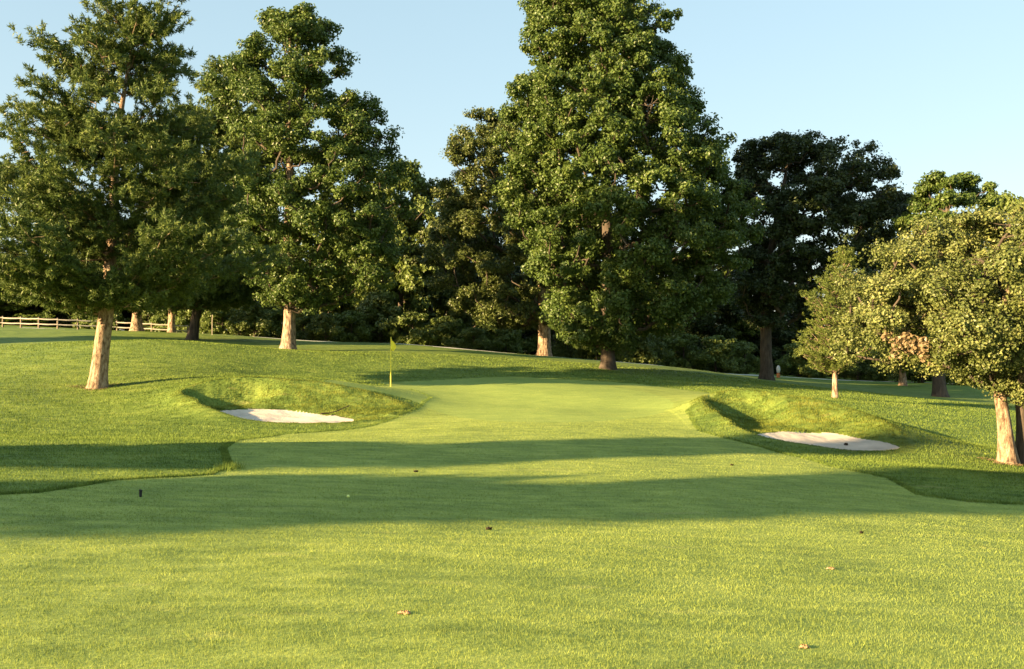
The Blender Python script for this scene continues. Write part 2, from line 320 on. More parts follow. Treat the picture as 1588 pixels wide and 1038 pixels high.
def build_ground():
    th = np.r_[np.arange(-180, -31, 1.5), np.arange(-31, 31, .065), np.arange(31, 180.1, 1.5)] * math.pi / 180
    th = th[:-1] if abs(th[-1] - math.pi) < 1e-6 else th
    r = [.3]
    while r[-1] < 130: r.append(r[-1] * (1.06 if r[-1] < 3 else 1.0028 if 25.5 < r[-1] < 36 else 1.0075))
    while r[-1] < 900: r.append(r[-1] * 1.05)
    r = np.array(r); T, Rr = np.meshgrid(th, r); X, Y = np.sin(T) * Rr, np.cos(T) * Rr
    Z, sm, bank = ground_z(X, Y, True); far = np.clip((Rr - 200) / 300, 0, 1); Z = Z * (1 - far) + 5 * far
    V = np.stack([X, Y, Z], -1).reshape(-1, 3); nr, nc = X.shape
    i = np.arange(nr - 1)[:, None] * nc; j = np.arange(nc)[None]; j2 = (j + 1) % nc
    Q = np.stack([i + j, i + j2, i + nc + j2, i + nc + j], -1).reshape(-1, 4)[:, ::-1]
    C = V[Q].mean(1); x, y = C[:, 0], C[:, 1]
    s = sm.reshape(-1)[Q]; zone = np.zeros(len(Q), int)
    j1 = .06 * vnoise(x * 3, y * 3, None, 31)
    zone[inside(FAIRP, x + j1, y + j1)] = 1
    zone[inside(GREENP, x + j1, y + j1)] = 2
    zone[dist(STRIPP, x, y, False) < .8] = 3
    for k in (1, 2): zone[(s == k).sum(1) >= 3] = 3 + k
    names = [('ground', M_rough, None), ('fairway', M_fair, None), ('putting_green', M_green, None), ('crest_strip', M_strip, None), ('bunker_sand', M_sand, 'pale sand of the left bunker below the flagstick'), ('bunker_sand', M_sand, 'pale sand of the right bunker, half in shadow')]
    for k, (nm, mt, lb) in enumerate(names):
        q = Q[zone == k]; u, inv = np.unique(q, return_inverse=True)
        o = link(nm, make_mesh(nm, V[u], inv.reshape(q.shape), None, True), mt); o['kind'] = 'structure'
        if lb: o['label'] = lb
build_ground()

# ------------------------------------------------------------------ grass blades
def build_blades():
    rng = np.random.default_rng(3)
    def scatter(n, r0, r1, half=30.5):
        t = rng.uniform(-half, half, n) * math.pi / 180; r = np.exp(rng.uniform(math.log(r0), math.log(r1), n)); return np.sin(t) * r, np.cos(t) * r
    def blades(name, x, y, h, wd, mat, label, lean=.45):
        n = len(x); z = ground_z(x, y); an = rng.uniform(0, 2 * np.pi, n); la = rng.uniform(0, 2 * np.pi, n); l = rng.uniform(0, lean, n) * h
        dx, dy = np.cos(an) * wd / 2, np.sin(an) * wd / 2; lx, ly = np.cos(la) * l, np.sin(la) * l
        V = np.empty((n, 3, 3)); V[:, 0] = np.c_[x - dx, y - dy, z - .004]; V[:, 1] = np.c_[x + dx, y + dy, z - .004]; V[:, 2] = np.c_[x + lx, y + ly, z + h]
        o = link(name, make_mesh(name, V.reshape(-1, 3), np.arange(3 * n).reshape(-1, 3), rng.random(n)), mat); tag(o, label, 'grass', None, 'stuff'); return o
    x, y = scatter(720000, 4.2, 60); _, sm, bank = ground_z(x, y, True); D = np.hypot(x, y)
    f = inside(FAIRP, x, y); g = inside(GREENP, x, y); pd = dist(STRIPP, x, y, False) < .9
    k = f & ~g & (sm == 0) & (bank < .3) & ~pd & (D < 36)
    cl = .5 + .5 * vnoise(x * 5, y * 5, None, 71)
    hh = (.010 + .011 * cl) * rng.uniform(.5, 1.4, len(x)); wd = np.maximum(.0028, D * .0006)
    blades('fairway_grass', x[k], y[k], hh[k], wd[k], M_fairb, 'short mown fairway grass in the foreground', .8)
    k = g & (D < 50)
    blades('green_grass', x[k], y[k], hh[k] * .45, wd[k], M_fairb, 'closely cut grass of the putting green', .8)
    k = ~f & ~g & (sm == 0) & (bank < .3) & ~pd
    hr = (.024 + .024 * cl) * rng.uniform(.6, 1.4, len(x)) * np.clip(D / 25, .7, 1.3)
    blades('rough_grass', x[k], y[k], hr[k], wd[k] * 1.2, M_roughb, 'longer rough grass beside the fairway and round the mounds', .7)
    n = 1200000; t = rng.uniform(-30, 30, n) * math.pi / 180; rr = np.exp(rng.uniform(math.log(10), math.log(40), n)); x, y = np.sin(t) * rr, np.cos(t) * rr
    k = ~inside(FAIRP, x, y); x, y = x[k], y[k]; k = dist(FAIRP, x, y) < .16; x, y = x[k], y[k]; k = ground_z(x, y, True)[1] == 0; x, y = x[k], y[k]
    blades('rough_edge', x, y,   .052 * rng.uniform(.5, 1.3, len(x)), .014 + 0 * x, M_roughb, 'taller fringe of rough along the mown edge of the fairway', .5)
    xs, ys = [], []
    for rim, sd, co in BK:
        n = 60000; px = rng.uniform(rim[:, 0].min() - .8, rim[:, 0].max() + .8, n); py = rng.uniform(rim[:, 1].min() - .8, rim[:, 1].max() + .8, n); xs.append(px); ys.append(py)
    x, y = np.concatenate(xs), np.concatenate(ys); _, sm, bank = ground_z(x, y, True); k = (sm == 0) & (bank > .25)
    x, y, bk = x[k], y[k], bank[k]; cl = .5 + .5 * vnoise(x * 2.2, y * 2.2, None, 72)
    back = (y > 31.0) | ((x > 5) & (y > 28.8)); h = np.where(back, .025 + .055 * cl, .028) * np.clip(bk, .4, 1) * rng.uniform(.5, 1.3, len(x))
    blades('bank_grass', x, y, h, .018 + 0 * x, M_bank, 'shaggy long grass on the bunker banks', .7)
build_blades()

# ------------------------------------------------------------------ trees
def leaves(name, C, nrm, size, rng, mat, aspect=.36, droop=0.0, needle=False):
    n = len(C); nrm = nrm / (np.linalg.norm(nrm, axis=1)[:, None] + 1e-9)
    t = np.cross(nrm, rng.normal(size=(n, 3))); t /= np.linalg.norm(t, axis=1)[:, None] + 1e-9
    if needle: t = nrm + rng.normal(size=(n, 3)) * .35; t /= np.linalg.norm(t, axis=1)[:, None]; nrm = np.cross(t, rng.normal(size=(n, 3))); nrm /= np.linalg.norm(nrm, axis=1)[:, None] + 1e-9
    b = np.cross(nrm, t); s = size[:, None]
    V = np.stack([C - t * s * .5, C + b * s * aspect + nrm * s * .12, C + t * s * .5, C - b * s * aspect + nrm * s * .12], 1)
    return V
def finish(name, Vl, var, mat, parent):
    V = np.concatenate(Vl).reshape(-1, 3); n = len(V) // 4
    return link(name, make_mesh(name, V, np.arange(4 * n).reshape(-1, 4), var), mat, parent)
def curve(p0, p1, rng, up=.0, n=6, wob=.06):
    t = np.linspace(0, 1, n)[:, None]; p0, p1 = np.asarray(p0, float), np.asarray(p1, float); L = np.linalg.norm(p1 - p0)
    P = p0 + (p1 - p0) * t; P[:, 2] += up * L * np.sin(np.pi * t[:, 0]); P[1:-1] += rng.normal(size=(n - 2, 3)) * wob * L; return P
def prof(profile, D, base, x0):
    P = np.array(sorted([((EYE - (py - HY) / F * D) - base, (xl - CX) / F * D - x0, (xr - CX) / F * D - x0) for py, xl, xr in profile]))
    return P
def trunk_mesh(m, axis, r0, H, sides=14, flare=1.55, seed=0, top=.12, n=22):
    z = np.r_[np.linspace(-.25, 1.5, 9), np.linspace(2, H, n)]; ax = np.array([np.interp(z, axis[:, 2], axis[:, 0]), np.interp(z, axis[:, 2], axis[:, 1]), z]).T
    ax[:, 0] += .10 * r0 * np.sin(z * .9 + seed); ax[:, 1] += .12 * r0 * np.cos(z * .7 + seed)
    R = r0 * (top + (1 - top) * (1 - np.clip(z, 0, H) / H) ** .85) * (1 + (flare - 1) * np.exp(-np.clip(z + .1, 0, None) / .45))
    m.tube(ax, R, sides, .13, seed); return lambda zz: np.array([np.interp(zz, ax[:, 2], ax[:, 0]), np.interp(zz, ax[:, 2], ax[:, 1]), zz])
def broadleaf(name, loc, P, r0, leafm, bark, seed, lobes=130, clumps=12, per=48, leaf=.24, lobe_r=.22, depth=.9, low=None, lean=(0, 0), flat=.75, gap=.0, edge=.32, twigs=True, extra=None):
    """P: rows (height, left, right) of the crown, relative to the base"""
    rng = np.random.default_rng(seed); root = link(name, None); root.location = loc
    H = P[-1, 0]; z0 = P[0, 0]; mh = ((P[:, 2] - P[:, 1]) / 2).max()
    axis = np.array([[0, 0, -.3], [lean[0] * .4, lean[1] * .4, z0 * .6 + .1], [lean[0], lean[1], z0 + .25 * (H - z0)], [(P[-1, 1] + P[-1, 2]) / 2, 0, H]])
    axis = axis[np.argsort(axis[:, 2])]
    tm, bm = Mesher(), Mesher(); ax = trunk_mesh(tm, axis, r0, H * .93, seed=seed)
    zz = np.linspace(z0, H, 200); hw = (np.interp(zz, P[:, 0], P[:, 2]) - np.interp(zz, P[:, 0], P[:, 1])) / 2 + .15
    cdf = np.cumsum(hw ** 1.25); cdf /= cdf[-1]
    LC = []
    for i in range(lobes):
        z = float(np.interp(rng.random(), cdf, zz)); xl, xr = np.interp(z, P[:, 0], P[:, 1]), np.interp(z, P[:, 0], P[:, 2])
        hwz = (xr - xl) / 2; lr = min(lobe_r * mh * rng.uniform(.65, 1.15), hwz * .75 + .2)
        th = rng.uniform(0, 2 * np.pi); r = max(0, hwz - edge * lr) * rng.random() ** .38
        c = np.array([(xl + xr) / 2 + r * math.cos(th), depth * r * math.sin(th), z])
        c[2] = min(c[2], H - lr * .9); LC.append((c, lr))
    # limbs: every foliage mass joins the nearest wood already grown, thickness follows what it carries
    LC.sort(key=lambda q: math.hypot(q[0][0] - ax(q[0][2])[0], q[0][1] - ax(q[0][2])[1]))
    nodes = [ax(zt) for zt in np.linspace(z0 * .9, H * .92, 40)]; par = [-1] * 40; load = [0] * 40; curves = []
    for c, lr in LC:
        A_ = np.array(nodes); d0 = np.linalg.norm(A_ - c, axis=1); hd = math.hypot(c[0] - ax(c[2])[0], c[1] - ax(c[2])[1])
        cost = d0 + 1.2 * np.clip(A_[:, 2] - (c[2] - .45 * d0), 0, None); i0 = int(np.argmin(cost))
        if d0[i0] < .05: continue
        cv = curve(A_[i0], c, rng, -.07, 5, .05); ids = [i0]
        for p in cv[1:]: nodes.append(p); par.append(ids[-1]); load.append(0); ids.append(len(nodes) - 1)
        curves.append((cv, ids)); j = ids[-1]
        while j >= 0: load[j] += 1; j = par[j]
    for cv, ids in curves:
        rr = [min(.45 * r0, .020 + .016 * load[i] ** .55 * (r0 / .4)) for i in ids]; rr[0] = rr[1]; bm.tube(cv, rr, 6, 0, 0, False)
    V, var = [], []
    for c, lr in LC:
        s = c * .7 + ax(max(z0, c[2] - 1)) * .3
        d = rng.normal(size=(clumps, 3)); d /= np.linalg.norm(d, axis=1)[:, None]; d[:, 2] = d[:, 2] * .85 + .12
        cc = c + d * lr * (rng.random((clumps, 1)) ** .4) * .85 * np.array([1, 1, flat])
        if twigs:
            for q in cc[::2]: bm.tube(curve(c - (c - s) * .12, q, rng, .05, 3, .05), [.022, .014, .008], 4, 0, 0, False)
        n = clumps * per; k = np.repeat(np.arange(clumps), per); cr = lr * rng.uniform(.36, .66, clumps)[k]
        g = rng.normal(size=(n, 3)); g /= np.linalg.norm(g, axis=1)[:, None]
        C = cc[k] + g * (cr * rng.random(n) ** .55)[:, None] * np.array([1, 1, .8])
        if gap: 
            kp = vnoise(C[:, 0] * .55 + seed, C[:, 1] * .55, C[:, 2] * .7, seed) > gap - .75; C, k, g, n = C[kp], k[kp], g[kp], int(kp.sum())
        nr = g * .55 + (cc[k] - c) / lr * .5 + np.array([0, 0, .35]) + rng.normal(size=(n, 3)) * .55
        V.append(leaves('', C, nr, leaf * rng.uniform(.6, 1.3, n), rng, leafm)); var.append(np.clip(rng.random(n) * .75 + rng.random(clumps)[k] * .25, 0, 1))
    link('trunk', tm.mesh('trunk'), bark, root); link('branches', bm.mesh('branches'), M_bark_dark, root)
    finish('crown', V, np.concatenate(var), leafm, root)
    if extra: extra(root, rng, ax)
    return root
def conifer(name, loc, P, r0, leafm, bark, seed, whorl=.75, limbs=5, per=62, needle=.24, pad=.62, depth=.95, rise=.22, lean=(0, 0), bare=.3, asp=.10, flare=1.5):
    rng = np.random.default_rng(seed); root = link(name, None); root.location = loc
    H = P[-1, 0]; z0 = P[0, 0]
    axis = np.array([[0, 0, -.3], [lean[0] * .6, lean[1] * .6, z0], [lean[0], lean[1], (z0 + H) / 2], [(P[-1, 1] + P[-1, 2]) / 2, 0, H]])
    tm, bm = Mesher(), Mesher(); ax = trunk_mesh(tm, axis, r0, H * .97, seed=seed, top=.06, flare=flare)
    V, var = [], []; z = z0 + .2
    while z < H - .15:
        xl, xr = np.interp(z, P[:, 0], P[:, 1]), np.interp(z, P[:, 0], P[:, 2]); s0 = ax(z); th0 = rng.uniform(0, 6.28)
        nl = limbs if z < H * .8 else max(4, limbs - 1); wf = .88 + .22 * math.sin(z * 2.2 + seed)
        for q in range(nl):
            th = th0 + q * 2 * np.pi / nl + rng.normal() * .25; cx, sx = math.cos(th), math.sin(th)
            Lx = abs((xr if cx > 0 else xl) - s0[0]); Lm = (xr - xl) / 2 * depth
            L = math.sqrt((Lx * cx) ** 2 + (Lm * sx) ** 2) * rng.uniform(.8, 1.05) * wf
            if L < .2: L = .25
            zs = max(z0 * .96, z - rise * L * rng.uniform(.6, 1.2)) + rng.normal() * .12; s = ax(min(zs, H * .95))
            tip = np.array([s0[0] + L * cx, s0[1] + L * sx, z + rng.normal() * .15 + (.35 * L if z > H * .82 else 0)])
            n = 8; cv = curve(s, tip, rng, -.06, n, .022); rb = max(.025, .20 * r0 * (1 - .7 * z / H)); bm.tube(cv, np.linspace(rb, .012, n), 6, 0, 0, False)
            npad = max(3, int(L * 3.0)); ts = np.linspace(bare, 1, npad)
            for tpar in ts:
                c0 = np.array([np.interp(tpar, np.linspace(0, 1, n), cv[:, k]) for k in range(3)])
                side = 0 if tpar > .95 else rng.choice([-1, 1]) * rng.uniform(.1, .75) * min(1.0, .25 * L + .2)
                c = c0 + np.array([-sx * side, cx * side, rng.uniform(.02, .22)])
                if abs(side) > .2: bm.tube(curve(c0, c, rng, 0, 3, .05), [.02, .014, .008], 4, 0, 0, False)
                pr = pad * rng.uniform(.6, 1.15) * min(1, .45 + L * .3); m_ = int(per * (pr / pad) ** 1.3) + 6
                ntw = 9                                                  # little shoots, each a bottle brush of needles
                shoots = rng.normal(size=(ntw, 3)) * .55 + np.array([cx * .8, sx * .8, .45]); shoots /= np.linalg.norm(shoots, axis=1)[:, None]
                org = c + rng.normal(size=(ntw, 3)) * np.array([pr * .48, pr * .48, pr * .13]); k = rng.integers(0, ntw, m_)
                C = org[k] + shoots[k] * (rng.random(m_) * pr * .45)[:, None]
                dr = shoots[k] * .75 + rng.normal(size=(m_, 3)) * .6; dr /= np.linalg.norm(dr, axis=1)[:, None]
                C = C + dr * needle * .4
                V.append(leaves('', C, dr, needle * rng.uniform(.7, 1.25, m_), rng, leafm, asp, needle=True)); var.append(np.clip(rng.random(m_) * .6 + rng.random(ntw)[k] * .4, 0, 1))
        z += whorl * rng.uniform(.75, 1.25)
    link('trunk', tm.mesh('trunk'), bark, root); link('branches', bm.mesh('branches'), M_twig, root); finish('crown', V, np.concatenate(var), leafm, root)
    return root
def at(px, D): x = (px - CX) / F * D; return (x, D, gz(x, D))
def at_hit(px, py): x, y = hit(px, py); return (x, y, gz(x, y))

# big foreground pine on the left
l = at(150, 38)
t = conifer('pine_tree', l, prof([(470, 95, 240), (455, -60, 330), (400, -70, 410), (330, -60, 405), (270, -40, 395), (225, -25, 345), (190, -5, 330), (170, 40, 305), (145, 75, 305), (118, 50, 300), (95, 105, 285), (70, 125, 300), (52, 135, 290), (36, 160, 265), (22, 190, 228)], 38, l[2], l[0]),
            .31, L_pine, M_bark_pine, 21, whorl=1.0, limbs=8, per=430, needle=.25, asp=.085, pad=.90, bare=.26, rise=.40, lean=(.75, 0), flare=1.45)
tag(t, 'large spreading pine with a sunlit tan trunk, nearest on the left', 'pine tree')
l = at(297, 68)
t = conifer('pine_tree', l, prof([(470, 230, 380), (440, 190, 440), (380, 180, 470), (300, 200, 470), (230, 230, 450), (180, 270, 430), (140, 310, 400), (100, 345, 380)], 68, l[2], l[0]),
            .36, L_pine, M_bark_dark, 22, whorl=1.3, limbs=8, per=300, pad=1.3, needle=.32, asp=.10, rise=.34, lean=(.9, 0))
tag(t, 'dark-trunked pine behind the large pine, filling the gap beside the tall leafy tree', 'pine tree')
l = at(213, 76)
t = conifer('pine_tree', l, prof([(470, 150, 260), (400, 110, 300), (380, 150, 270), (345, 205, 225)], 76, l[2], l[0]), .42, L_pine, M_bark_pine, 23, whorl=.9, limbs=6, per=60, pad=1.1, needle=.45, asp=.16)
tag(t, 'brown trunk of a pine rising by the end of the rail fence', 'pine tree')
l = at(266, 83)
t = conifer('pine_tree', l, prof([(478, 240, 300), (430, 210, 320), (385, 262, 275)], 83, l[2], l[0]), .33, L_pine, M_bark_pine, 24, whorl=1.0, limbs=6, per=55, pad=1.1, needle=.45, asp=.16)
tag(t, 'slim pale pinkish trunk standing behind the rail fence', 'pine tree')
# tall leafy tree left of the flag
l = at(448, 58)
t = broadleaf('deciduous_tree', l, prof([(476, 430, 500), (460, 400, 560), (430, 375, 610), (350, 350, 645), (290, 345, 640), (250, 340, 625), (205, 330, 610), (165, 325, 590), (130, 325, 565), (100, 360, 545), (60, 385, 530), (30, 400, 510), (14, 420, 480)], 58, l[2], l[0]),
              .40, L_tulip, M_bark_grey, 131, lobes=420, clumps=8, per=62, leaf=.175, lobe_r=.165, gap=.12)
tag(t, 'tall leafy tree with a lit flaking trunk, left of the flagstick', 'tree')
# olive tree in the middle
l = at(843, 74)
t = broadleaf('deciduous_tree', l, prof([(504, 780, 870), (490, 700, 890), (450, 655, 900), (380, 660, 900), (310, 680, 900), (250, 690, 890), (205, 705, 860), (170, 735, 820)], 74, l[2], l[0]),
              .50, L_maple, M_bark_pine, 32, lobes=360, clumps=8, per=62, leaf=.19, lobe_r=.15)
tag(t, 'olive green tree with an orange-lit tapering trunk, between the flagstick and the tallest tree', 'tree')
# the tallest tree
l = at(942, 56)
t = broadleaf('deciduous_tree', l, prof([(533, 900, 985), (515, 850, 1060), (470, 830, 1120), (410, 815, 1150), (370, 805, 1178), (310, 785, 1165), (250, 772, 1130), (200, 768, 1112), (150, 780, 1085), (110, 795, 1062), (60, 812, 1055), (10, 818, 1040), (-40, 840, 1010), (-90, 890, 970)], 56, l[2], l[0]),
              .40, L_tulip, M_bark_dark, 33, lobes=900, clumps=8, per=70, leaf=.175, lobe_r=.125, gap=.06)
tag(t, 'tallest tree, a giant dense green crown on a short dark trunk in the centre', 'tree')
# dark tree to its right
l = at(1188, 66)
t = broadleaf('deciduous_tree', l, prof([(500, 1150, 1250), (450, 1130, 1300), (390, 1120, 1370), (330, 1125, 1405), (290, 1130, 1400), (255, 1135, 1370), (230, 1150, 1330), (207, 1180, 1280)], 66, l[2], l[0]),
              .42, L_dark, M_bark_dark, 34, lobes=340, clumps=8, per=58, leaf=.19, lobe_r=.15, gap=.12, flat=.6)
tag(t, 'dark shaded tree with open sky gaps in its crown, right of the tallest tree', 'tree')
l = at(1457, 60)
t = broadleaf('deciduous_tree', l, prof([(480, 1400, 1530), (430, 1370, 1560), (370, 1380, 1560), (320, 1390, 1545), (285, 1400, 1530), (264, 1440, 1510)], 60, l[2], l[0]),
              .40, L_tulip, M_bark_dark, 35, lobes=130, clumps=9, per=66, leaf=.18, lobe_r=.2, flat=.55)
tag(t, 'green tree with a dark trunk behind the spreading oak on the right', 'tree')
# young pine
l = at(1295, 45)
t = conifer('young_pine', l, prof([(574, 1268, 1326), (548, 1240, 1354), (505, 1236, 1354), (460, 1256, 1342), (425, 1282, 1330), (390, 1308, 1315)], 45, l[2], l[0]), .13, L_ypine, M_bark_grey, 41, whorl=.36, limbs=8, per=150, pad=.5, needle=.14, rise=.5, asp=.10, bare=.15)
tag(t, 'small young pine with a thin pale trunk standing beyond the right bunker', 'pine tree')
l = at(1400, 75)
t = broadleaf('small_tree', l, prof([(575, 1370, 1440), (550, 1350, 1450), (510, 1345, 1455), (470, 1370, 1430)], 75, l[2], l[0]), .26, L_shrub, M_bark_pine, 42, lobes=30, clumps=10, per=30, leaf=.26, lobe_r=.3)
tag(t, 'small leafy tree with a short lit trunk far behind the oak', 'tree')
# spreading oak on the right with a dead brown spray of leaves and a second stem
def oak_extra(root, rng, ax):
    V = []; c = np.array([-3.15, -1.2, 3.1])
    for k in range(14):
        cc = c + rng.normal(size=3) * np.array([.22, .2, .2]); n = 30; C = cc + rng.normal(size=(n, 3)) * .09
        V.append(leaves('', C, rng.normal(size=(n, 3)) + np.array([0, -.3, 0]), .11 * rng.uniform(.7, 1.3, n), rng, None))
    o = finish('dead_leaves', V, rng.random(14 * 30), L_dead, root); o['label'] = 'hanging spray of dead brown leaves'
    m = Mesher()
    for p1, r in (((-2.9, -1.0, 3.6), .05), ((-2.4, -.2, 4.3), .05), ((-1.6, -.8, 4.6), .05)):
        m.tube(curve(ax(3.2), p1, rng, .06, 8, .03), np.linspace(r, .02, 8), 6, 0, 0, False)
        for _ in range(4):
            q = np.array(p1) * rng.uniform(.6, 1) + np.array([0, 0, rng.uniform(0, 1.2)]); m.tube(curve(q, q + rng.normal(size=3) * .28, rng, 0, 4, .08), np.linspace(.02, .006, 4), 4, 0, 0, False)
    link('bare_branches', m.mesh('bare_branches'), M_twig, root)
    s = Mesher(); z = np.linspace(-.2, 3.4, 14); s.tube(np.c_[.42 + .05 * np.sin(z * 2), .25 + 0 * z, z], .17 - .025 * z, 12, .12, 5); link('second_stem', s.mesh('second_stem'), M_bark_dark, root)
l = at(1566, 26)
t = broadleaf('oak_tree', l, prof([(602, 1535, 1700), (572, 1470, 1780), (555, 1308, 1820), (500, 1302, 1830), (450, 1310, 1830), (410, 1340, 1830), (378, 1375, 1800), (350, 1440, 1760), (328, 1520, 1690)], 26, l[2], l[0]),
              .20, L_oak, M_bark_pine, 51, lobes=330, clumps=9, per=95, leaf=.082, lobe_r=.13, lean=(-.5, 0), extra=oak_extra, gap=.15)
tag(t, 'spreading oak with yellow-green leaves and a tan forked trunk at the right edge', 'oak tree')

def litter(x, y, r, seed, label):
    rng = np.random.default_rng(seed); n = int(900 * r); an = rng.uniform(0, 6.28, n); rr = r * np.sqrt(rng.random(n)) * (1 + .4 * np.sin(an * 3 + seed)); px, py = x + rr * np.cos(an), y + rr * np.sin(an) * .8
    C = np.c_[px, py, ground_z(px, py) + .022 + .012 * rng.random(n)]; V = leaves('', C, rng.normal(size=(n, 3)) * .35 + [0, 0, 1], .055 * rng.uniform(.5, 1.3, n), rng, None, .4)
    o = finish('leaf_litter', [V], rng.random(n), L_dead, None); tag(o, label, 'leaf litter', None, 'stuff')
for px, D, r_, lb in ((150, 38, .85, 'brown needles and bare soil round the foot of the large pine'), (1566, 26, .7, 'dry leaves round the foot of the spreading oak'), (448, 58, .9, 'dry leaves round the flaking trunk')):
    l = at(px, D); litter(l[0], l[1], r_, int(px), lb)

# trees standing left of the picture, whose long shadows cross the fairway
def shade_tree(x, y, H, hw, seed, z0=2.5, shape=.9, lobes=120):
    P = np.array([[z0, -hw * .6, hw * .6], [z0 + (H - z0) * .25, -hw, hw], [z0 + (H - z0) * .6, -hw * shape, hw * shape], [H, -hw * .35, hw * .35]])
    t = broadleaf('deciduous_tree', (x, y, gz(x, y)), P, .4, L_tulip, M_bark_grey, seed, lobes=lobes, clumps=10, per=26, leaf=.36, lobe_r=.32, depth=1, twigs=False)
    return t
tag(shade_tree(-25, 2.7, 5.5, 2.5, 61, z0=.7), 'low bushy tree left of the camera shading the near fairway', 'tree')
tag(shade_tree(-41.8, -10.2, 14, 2.1, 64, z0=8.4), 'tall clear-stemmed tree far to the left behind the camera', 'tree')
tag(shade_tree(-36.8, -7.0, 13.5, 2.0, 65, z0=8.2), 'second clear-stemmed tree nearer the camera on the left', 'tree')
tag(shade_tree(-27.3, 8.8, 5.6, 1.9, 62, z0=.8), 'low narrow tree left of the view in front of the far pines', 'tree')
tag(shade_tree(-38.6, -0.3, 11.5, 1.8, 66, z0=6.8), 'slim high-crowned tree between the two low trees on the left', 'tree')
tag(shade_tree(-50, 48, 15, 5, 63, z0=1.6), 'leafy tree on the left hillside beyond the picture edge', 'tree')

# ------------------------------------------------------------------ far wood: prototypes then copies
def proto(seed, H, hw, lm, shape, z0=.4, lobes=110, per=40, bark=M_bark_dark, leaf=.30):
    P = np.array([[z0, -hw * .7, hw * .7]] + [[z0 + (H - z0) * f, -hw * g, hw * g] for f, g in shape])
    return broadleaf('wood_tree', (0, 0, 0), P, .3, lm, bark, seed, lobes=lobes, clumps=9, per=per, leaf=leaf, lobe_r=.24, depth=1, twigs=False)
protos = [proto(71, 14, 4.2, L_bg, [(.25, 1), (.6, .9), (.85, .6), (1, .2)]), proto(72, 14, 4.8, L_maple, [(.3, 1), (.65, .95), (.9, .55), (1, .25)]),
          proto(73, 14, 4.4, L_dark, [(.2, .9), (.5, 1), (.8, .75), (1, .3)])]
shr = [broadleaf('shrub', (0, 0, 0), np.array([[.2, -1.4, 1.4], [1.0, -1.7, 1.7], [2.0, -1.2, 1.2], [2.8, -.4, .4]]), .07, lm, M_bark_dark, 81 + i, lobes=26, clumps=9, per=50, leaf=.16, lobe_r=.36, depth=.8, twigs=False) for i, lm in enumerate((L_shrub, L_bg))]
used = set()
def nearest_words(px):
    ref = [(-40, 'past the left edge of the picture'), (30, 'above the left end of the fence'), (110, 'left of the large pine trunk'), (190, 'right of the large pine trunk'), (297, 'behind the dark pine trunk'), (370, 'between the dark pine trunk and the flaking trunk'), (448, 'behind the flaking trunk'),
           (520, 'left of the flagstick'), (606, 'behind the flagstick'), (660, 'right of the flagstick'), (730, 'in the sky gap beside the olive tree'), (843, 'behind the orange-lit trunk'), (900, 'left of the tallest trunk'), (960, 'behind the tallest trunk'), (1040, 'right of the tallest trunk'), (1110, 'left of the dark shaded tree'),
           (1188, 'behind the dark shaded tree'), (1250, 'right of the dark shaded tree'), (1320, 'behind the young pine'), (1400, 'behind the small lit trunk'), (1457, 'behind the dark trunk under the oak'), (1530, 'behind the oak trunk'), (1600, 'at the right edge behind the oak'), (1680, 'past the right edge of the picture')]
    return min(ref, key=lambda q: abs(q[0] - px))[1]
def copy_thing(root, loc, s, rz):
    if root.name not in used: used.add(root.name); r = root
    else:
        r = root.copy(); COL.objects.link(r)
        for ch in root.children:
            c = ch.copy(); COL.objects.link(c); c.parent = r
    r.location = loc; r.scale = s; r.rotation_euler = (0, 0, rz); return r
rg = np.random.default_rng(99)
G1 = 'trees of the far wood'
near_words = ['behind the left end of the rail fence', 'behind the rail fence', 'above the far rails', 'behind the large pine trunk', 'behind the paired pine trunks', 'behind the dark pine trunk', 'behind the tall leafy tree', 'just left of the flagstick', 'peeking over the gap behind the flagstick', 'in the gap right of the flagstick', 'left of the olive tree', 'behind the olive tree',
              'behind the orange-lit trunk', 'behind the tallest tree', 'right of the tallest tree trunk', 'left of the dark shaded tree', 'behind the dark shaded tree', 'right of the dark shaded tree', 'left of the young pine', 'behind the young pine', 'left of the small lit trunk', 'behind the oak branches', 'showing above the oak crown', 'at the right edge above the oak', 'beyond the oak at the edge']
far = [(-70, 400, 96), (-5, 405, 98), (55, 400, 98), (115, 405, 100), (180, 400, 100), (250, 395, 102), (330, 385, 98), (410, 360, 98), (490, 310, 98), (560, 285, 98), (622, 250, 90), (668, 278, 92), (715, 300, 100), (790, 330, 100),
       (860, 350, 98), (930, 360, 100), (1010, 380, 100), (1090, 385, 96), (1150, 400, 98), (1215, 425, 96), (1290, 420, 96), (1345, 335, 98), (1410, 390, 96), (1480, 350, 94), (1555, 296, 92), (1625, 300, 92)]
for i, (px, top, D) in enumerate(far):
    x, y, z = at(px, D); Hh = EYE - (top - HY) / F * D - z + .4; k = (0, 1, 0, 2)[i % 4] if px < 450 else i % 2 if px < 760 else (2 if i % 2 else 0)
    if top in (248, 278): k = 1
    t = copy_thing(protos[k], (x, y, z - .2), (1.05, 1.05, Hh / 14), rg.uniform(0, 6.28))
    tag(t, ('dense green tree' if k == 0 else 'olive green tree' if k == 1 else 'dark green tree') + ' of the far wood ' + (near_words[i] if i < len(near_words) else 'beyond the oak outside the edge'), 'tree', G1)
for i, px in enumerate(range(-60, 1700, 74)):                       # second row behind
    D = 118; x, y, z = at(px, D); Hh = 11 + rg.uniform(-1, 1.5) + (-1 if px < 500 else 2 if px < 760 else -1)
    t = copy_thing(protos[2 if (i % 2 and px > 1000) else (0, 1)[i % 2]], (x, y, z - .3), (1.25, 1.25, Hh / 14), rg.uniform(0, 6.28))
    tag(t, ('dim broad tree of the back row ' if i % 2 else 'dim pale tree of the back row ') + nearest_words(px), 'tree', 'back row of the far wood')
sh_words = 'beside'
